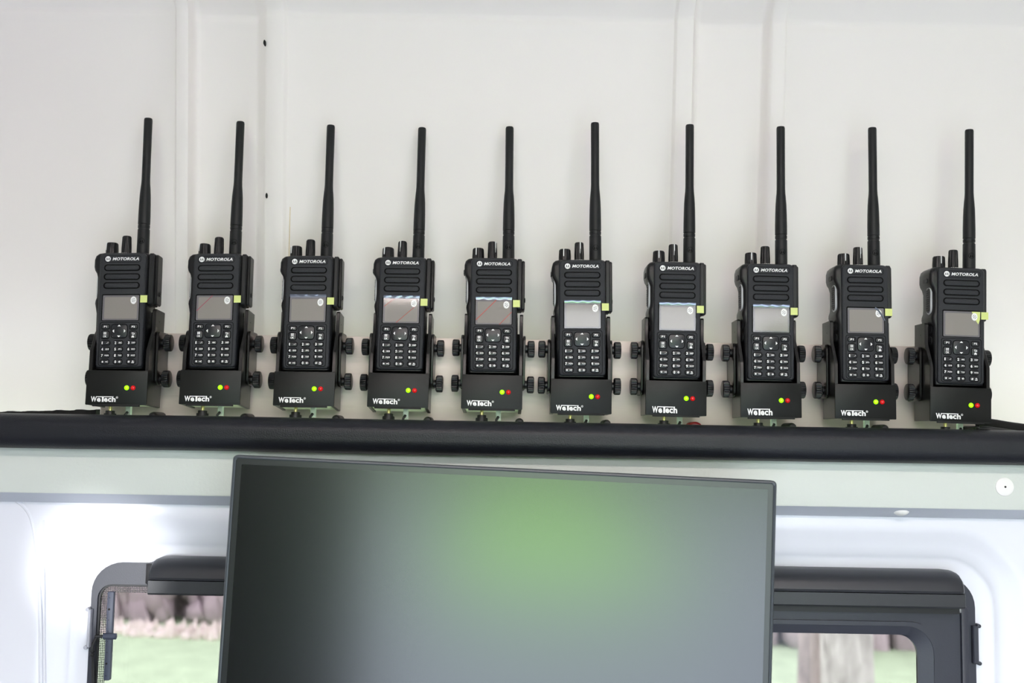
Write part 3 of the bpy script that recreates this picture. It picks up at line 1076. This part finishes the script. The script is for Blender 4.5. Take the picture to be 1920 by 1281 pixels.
    bm_ = MB()
    for i in range(3):
        for j in range(10):
            bm_.add(*mm(box(-31.5, -31.0, 11.6 + i * 2.6 + (j % 2) * .8, 13.0 + i * 2.6 + (j % 2) * .8, 80 + j * 2.4, 81.3 + j * 2.4)))
    bm_.build('talk_pad_grip', ['rubber'], tb)
    for z in (60, 47):
        part(mm(side_slab(rrect(9, 20, z - 4.5, z + 4.5, 4, 4), -29.0, -28, .3)), 'side_key', 'rubber', r)
    part(mm(side_slab(rrect(10, 22, 110.5, 116, 2.4, 4), -34.2, -33, .4)), 'alarm_key', 'rubber', r)
    return r


# ------------------------------------------------------------------ place ten chargers and ten radios
UNITS = [  # x, z(rel. camera), roll, tilt back, radio dx, dz, droll, channel knob turn, volume knob turn
    (-0.4328, 0.0251, -0.43, 2.7, -0.0019, 0.0421, -0.93, -62, -70),
    (-0.3304, 0.0274, -0.30, 4.6, -0.0014, 0.0424, -0.89, -55, 150),
    (-0.2273, 0.0277, -0.32, 5.6, -0.0010, 0.0423, -0.63, -48, 165),
    (-0.1242, 0.0279, 0.15, 6.4, -0.0008, 0.0432, -0.49, -38, -22),
    (-0.0211, 0.0277, 0.17, 5.1, 0.0000, 0.0429, -0.67, -20, 48),
    (0.0769, 0.0243, -0.07, 0.6, 0.0011, 0.0423, -0.64, -14, 12),
    (0.1809, 0.0242, 0.38, 0.4, 0.0010, 0.0418, -0.24, -6, 8),
    (0.2853, 0.0237, -0.28, 0.5, 0.0011, 0.0420, 0.47, -4, 150),
    (0.3889, 0.0240, 0.06, 0.5, 0.0022, 0.0425, 0.13, 2, 22),
    (0.4928, 0.0223, 0.93, -0.5, 0.0021, 0.0421, 0.10, 2, 140),
]
WORDS = ['leftmost', 'second from the left', 'third from the left', 'fourth from the left', 'fifth from the left',
         'fifth from the right', 'fourth from the right', 'third from the right', 'second from the right', 'rightmost']
RADIO_LOOK = ['leftmost radio of the row, with plain grey display and knob marks turned left',
              'second radio from the left, with one pink line across its display film',
              'third radio from the left, with plain display film and turned away volume mark',
              'fourth radio from the left, with faint red diagonal lines on its display film',
              'fifth radio from the left, with two bold red diagonal lines on its display film',
              'fifth radio from the right, with pale plain display and white marks on both knobs',
              'fourth radio from the right, above the red cap, with plain display film',
              'third radio from the right, with pale display and turned away volume mark',
              'second radio from the right, with peeling display film corner beside the sticker',
              'rightmost radio of the row, with green backed peeling film corner']
ch0 = make_charger()
rd0 = make_radio()
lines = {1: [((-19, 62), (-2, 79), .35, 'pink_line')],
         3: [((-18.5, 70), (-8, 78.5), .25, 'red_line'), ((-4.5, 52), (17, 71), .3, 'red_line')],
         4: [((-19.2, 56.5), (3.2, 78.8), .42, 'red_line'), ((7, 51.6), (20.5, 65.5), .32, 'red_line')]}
for i, (x, z, roll, tilt, dx, dz, droll, ka, va) in enumerate(UNITS):
    c = ch0 if i == 0 else copy_tree(ch0)
    base = Matrix.Translation((x, 1.17, z + CAM_Z)) @ Matrix.Rotation(RAD(roll), 4, 'Y') @ Matrix.Rotation(RAD(-tilt), 4, 'X')
    c.matrix_world = base
    tag(c, 'black charger cradle with green and red lamps, %s on the steel plate' % WORDS[i], 'charger', 'charger cradles on the steel plate')
    for ch in c.children:
        if ch.name.startswith('side_bracket'):
            ch.rotation_euler = (RAD(tilt), 0, 0)
    q = rd0 if i == 0 else copy_tree(rd0)
    q.matrix_world = base @ Matrix.Translation((dx, .005, dz)) @ Matrix.Rotation(RAD(droll), 4, 'Y') @ Matrix.Diagonal((1, 1, RS, 1))
    tag(q, 'black ' + RADIO_LOOK[i], 'radio', 'two-way radios in the chargers')
    disp = None
    for ch in q.children:
        if ch.name.startswith('channel_knob'):
            ch.rotation_euler.z = RAD(ka)
        elif ch.name.startswith('volume_knob'):
            ch.rotation_euler.z = RAD(va)
        elif ch.name.startswith('display'):
            disp = ch
    UNITS[i] = (c, q, disp)

for i, (c, q, disp) in enumerate(UNITS):
    if i in (6, 7):
        wetech('maker_lettering', c, -26.2, 1.3, 2.4, 9.6, False)
    else:
        wetech('maker_lettering', c, -27.4, -.2, 3.2, 9.2, True)
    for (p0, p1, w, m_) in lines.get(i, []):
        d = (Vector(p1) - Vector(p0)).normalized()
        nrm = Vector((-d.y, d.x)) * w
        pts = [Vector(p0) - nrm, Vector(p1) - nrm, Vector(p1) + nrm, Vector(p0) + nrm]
        part(mm(slab([tuple(k) for k in pts], -.66, -.62)), 'film_line', m_, disp, None, None)  # thin coloured strip lying across the display film
    # sticker print, turned differently on each radio
    ang = RAD((-8, 25, 0, -20, 35, -25, 40, 40, -30, 45)[i])
    g = MB()
    for row, segs in ((1.7, ((-1.2, -.3), (.1, 1.2))), (.1, ((-2.1, -1.2), (-.9, .4), (.8, 2.0))), (-1.5, ((-1.4, .2), (.6, 1.4)))):
        for x0, x1 in segs:
            t = flat([(x0, row - .38), (x1, row - .3), (x1, row + .38), (x0, row + .3)], -.76)
            g.add([((14.6 + a * math.cos(ang) - b * math.sin(ang)) * MM, y * MM, (73.6 + a * math.sin(ang) + b * math.cos(ang)) * MM) for a, y, b in t[0]], t[1])
    g.build('sticker_print', ['print'], disp, None, None)
    if i in (0, 1, 8, 9):
        for ch in list(disp.children):
            if ch.name.startswith('film_edge'):
                bpy.data.objects.remove(ch)
    if i == 8:      # peeled corner of the film
        v, f = [], []
        for k in range(9):
            t = k / 8
            xa, za = 9.5 + 11.2 * t, 78.8 - 13.5 * t ** 1.6
            v += [(xa, -.7, za), (xa + .9 * (1 - t) + .2, -1.5, za + .7), (xa + 1.5, -1.0, za + 1.5 * (1 - t) + .3)]
        for k in range(8):
            for w in range(2):
                a = k * 3 + w
                f.append((a, a + 3, a + 4, a + 1))
        part(mm((v, f)), 'film_curl', 'film_lip', disp, None, 60)
    if i == 9:      # corner folded over, showing its pale green backing
        part(mm(slab([(11.5, 79.2), (15.5, 70.2), (18.8, 65.5), (20.6, 70.5), (21.0, 79.2)], -.70, -.64)), 'folded_corner', 'tab', disp)

# bolts on the plate's lower edge, one beside each charger; a red cap in one place
for i, (c, q, disp) in enumerate(UNITS):
    loc = c.matrix_world.translation
    bx = loc.x + .031
    if i == 6:
        o = part(mm(lathe([(.1, -7), (3.2, -6.6), (5.0, -4.5), (5.4, 0), (5.4, 12)], 20, 'Y')), 'red_cap', 'red_cap', None, (bx - .006, 1.198, Z_RT - .0015))
        o.scale = (1.5, 1, 1)
        tag(o, 'red plastic cap peeping over the rail under a charger', 'cap')
        continue
    part(mm(lathe([(.1, -34), (3.4, -33.5), (4.6, -31.5), (5.0, -28), (5.0, 1)], 18, 'Y')), 'bolt', 'bolt', pe, (bx - pe.location.x, 0, Z_RT - .0005 - pz0))

# ------------------------------------------------------------------ monitor
MW, MH = .5326, .322
tl = at(437, 853, 1.05)
tr = at(1457, 902, 1.05)
mx = (tr - tl).normalized()
mang = math.atan2(-(tr.z - tl.z), tr.x - tl.x)
mroot = empty('computer_monitor')
mroot.matrix_world = Matrix.Translation((tl + tr) / 2) @ Matrix.Rotation(mang, 4, 'Y') @ Matrix.Translation((0, 0, -MH))
fo = rrect(-MW / 2, MW / 2, 0, MH, .0045, 5)
fi = rrect(-MW / 2 + .0032, MW / 2 - .0032, .012, MH - .0032, .0025, 5)
g = MB()
R = [[(x, 0, z) for x, z in fi], [(x, -.0006, z) for x, z in inset(fo, .0022)], [(x, -.0002, z) for x, z in inset(fo, .0008)], [(x, .001, z) for x, z in fo], [(x, .010, z) for x, z in fo], [(x, .030, z * .7 + .05) for x, z in inset(fo, .06)]]
g.add(*rings(R, False, True))
g.build('housing', ['mon_frame'], mroot, None, 40)
part(slab(fi, .0008, .004), 'screen_border', 'mon_border', mroot)
part(slab(rrect(-MW / 2 + .0088, MW / 2 - .0088, .018, MH - .0088, .001, 2), .0003, .002), 'screen', 'mon_screen', mroot)
part(slab(rrect(-.05, .05, .10, .20, .004, 3), .028, .040, .001), 'mount_plate', 'mon_frame', mroot)
part(box(-.02, .02, .04, .105, .13, .17, .002), 'mount_arm', 'bolt', mroot)
part(box(-.04, .04, .104, .110, .09, .21, .001), 'wall_bracket', 'bolt', mroot)
tag(mroot, 'large dark flat monitor hanging slightly crooked in front of the window', 'monitor')

# ------------------------------------------------------------------ outside
ZG = -0.62
def ground():
    v, f = [], []
    n = 60
    for j in range(n + 1):
        for i in range(n + 1):
            x, y = -60 + 120 * i / n, -60 + 120 * j / n
            v.append((x, y, ZG + .05 * noise.noise(Vector((x * .3, y * .3, 0)))))
    for j in range(n):
        for i in range(n):
            a = j * (n + 1) + i
            f.append((a, a + 1, a + n + 2, a + n + 1))
    return v, f
tag(mk('ground', *ground(), 'grass', None, None, 60), 'pale green meadow outside the van', kind='structure')
structure(box(-45, 45, -40, 1.6, ZG - .05, ZG + .08), 'ground_yard', 'yard', 'grey gravel yard on which the van is parked')


def blobs(name, spots, material, label, cat, amp=.25, res=2):
    g = MB()
    for (x, y, z, rx, rz) in spots:
        bm = bmesh.new()
        bmesh.ops.create_icosphere(bm, subdivisions=res, radius=1)
        vs = []
        for q in bm.verts:
            k = 1 + amp * noise.noise(q.co * 2.3 + Vector((x, y, z)))
            vs.append((x + q.co.x * rx * k, y + q.co.y * rx * k, z + q.co.z * rz * k))
        bm.verts.index_update()
        g.add(vs, [tuple(w.index for w in fc.verts) for fc in bm.faces])
        bm.free()
    return tag(g.build(name, [material], None, None, 60), label, cat, None, 'stuff')


def edge_y(x):
    return 10.0 - .10 * (x + 3.3)


sp = []
for k in range(3600):
    x = -9 + 18 * random.random()
    hh = .10 + .25 * random.random()
    sp.append((x, edge_y(x) + .7 + .8 * random.random(), ZG + 1.0 * random.random(), .05 + random.random() * .10, hh))
blobs('woodland', sp, 'wood_edge', 'blurred brown leafless woodland edge beyond the meadow', 'woodland', .5, 1)
sp = []
for k in range(1500):
    x = -8 + 9 * random.random()
    sp.append((x, edge_y(x) + .5 * random.random(), ZG + .02, .012 + .022 * random.random(), .03 + .08 * random.random() ** 2))
blobs('dry_reeds', sp, 'reed', 'blurred pale dry reeds along the meadow edge', 'reeds', .3, 1)
structure(box(-.9, 2.3, -34, -11.0, ZG - .05, ZG + .10), 'ground_lawn', 'grass_dark', 'green lawn beyond the gravel yard')
sp = []
for k in range(90):
    x = -32 + 64 * random.random()
    hh = 2.0 + 2.0 * random.random()
    sp.append((x, -36 - 5 * random.random(), ZG + hh * .7, 1.6 + random.random() * 1.5, hh))
blobs('added_tree_line', sp, 'added_trees', 'added line of green trees beyond the lawn, blocking low sky behind the photographer', 'trees', .45)  # unseen trees added to keep bright sky out of the monitor reflection


def trunk(px0, px1, Y, label, lean, mname='bark'):
    a, b = at(px0, 1245, Y), at(px1, 1245, Y)
    r = (b.x - a.x) / 2
    cx = (a.x + b.x) / 2
    P, rr = [], []
    for k in range(14):
        z = ZG - .1 + 5.2 * k / 13
        P.append((cx + lean * (z - a.z), Y, z))
        rr.append(r * (1.25 - .5 * k / 13 + (.5 if k == 0 else 0)))
    root = empty('tree', (cx, Y, ZG))
    v, f = tube(P, rr, 14)
    o = mk('trunk', [(p[0] - cx, p[1] - Y, p[2] - ZG) for p in v], f, mname, root, None, 60)
    for s in range(5):
        z = 3.2 + .4 * s
        ang = s * 2.4
        pth = [(lean * (z - 1), 0, z), (.5 * math.cos(ang), .5 * math.sin(ang), z + .5), (1.2 * math.cos(ang), 1.2 * math.sin(ang), z + 1.4)]
        mk('branch', *tube(smooth_path(pth, 4), [r * .35 * (1 - .08 * q) for q in range(9)], 8), mname, root, None, 60)
    return tag(root, label, 'tree')


trunk(1546, 1630, 5.2, 'thick pale barked tree trunk seen through the right window', -.02)
trunk(1500, 1540, 6.2, 'thinner grey tree trunk behind the thick one, through the right window', .03, 'bark_dark')
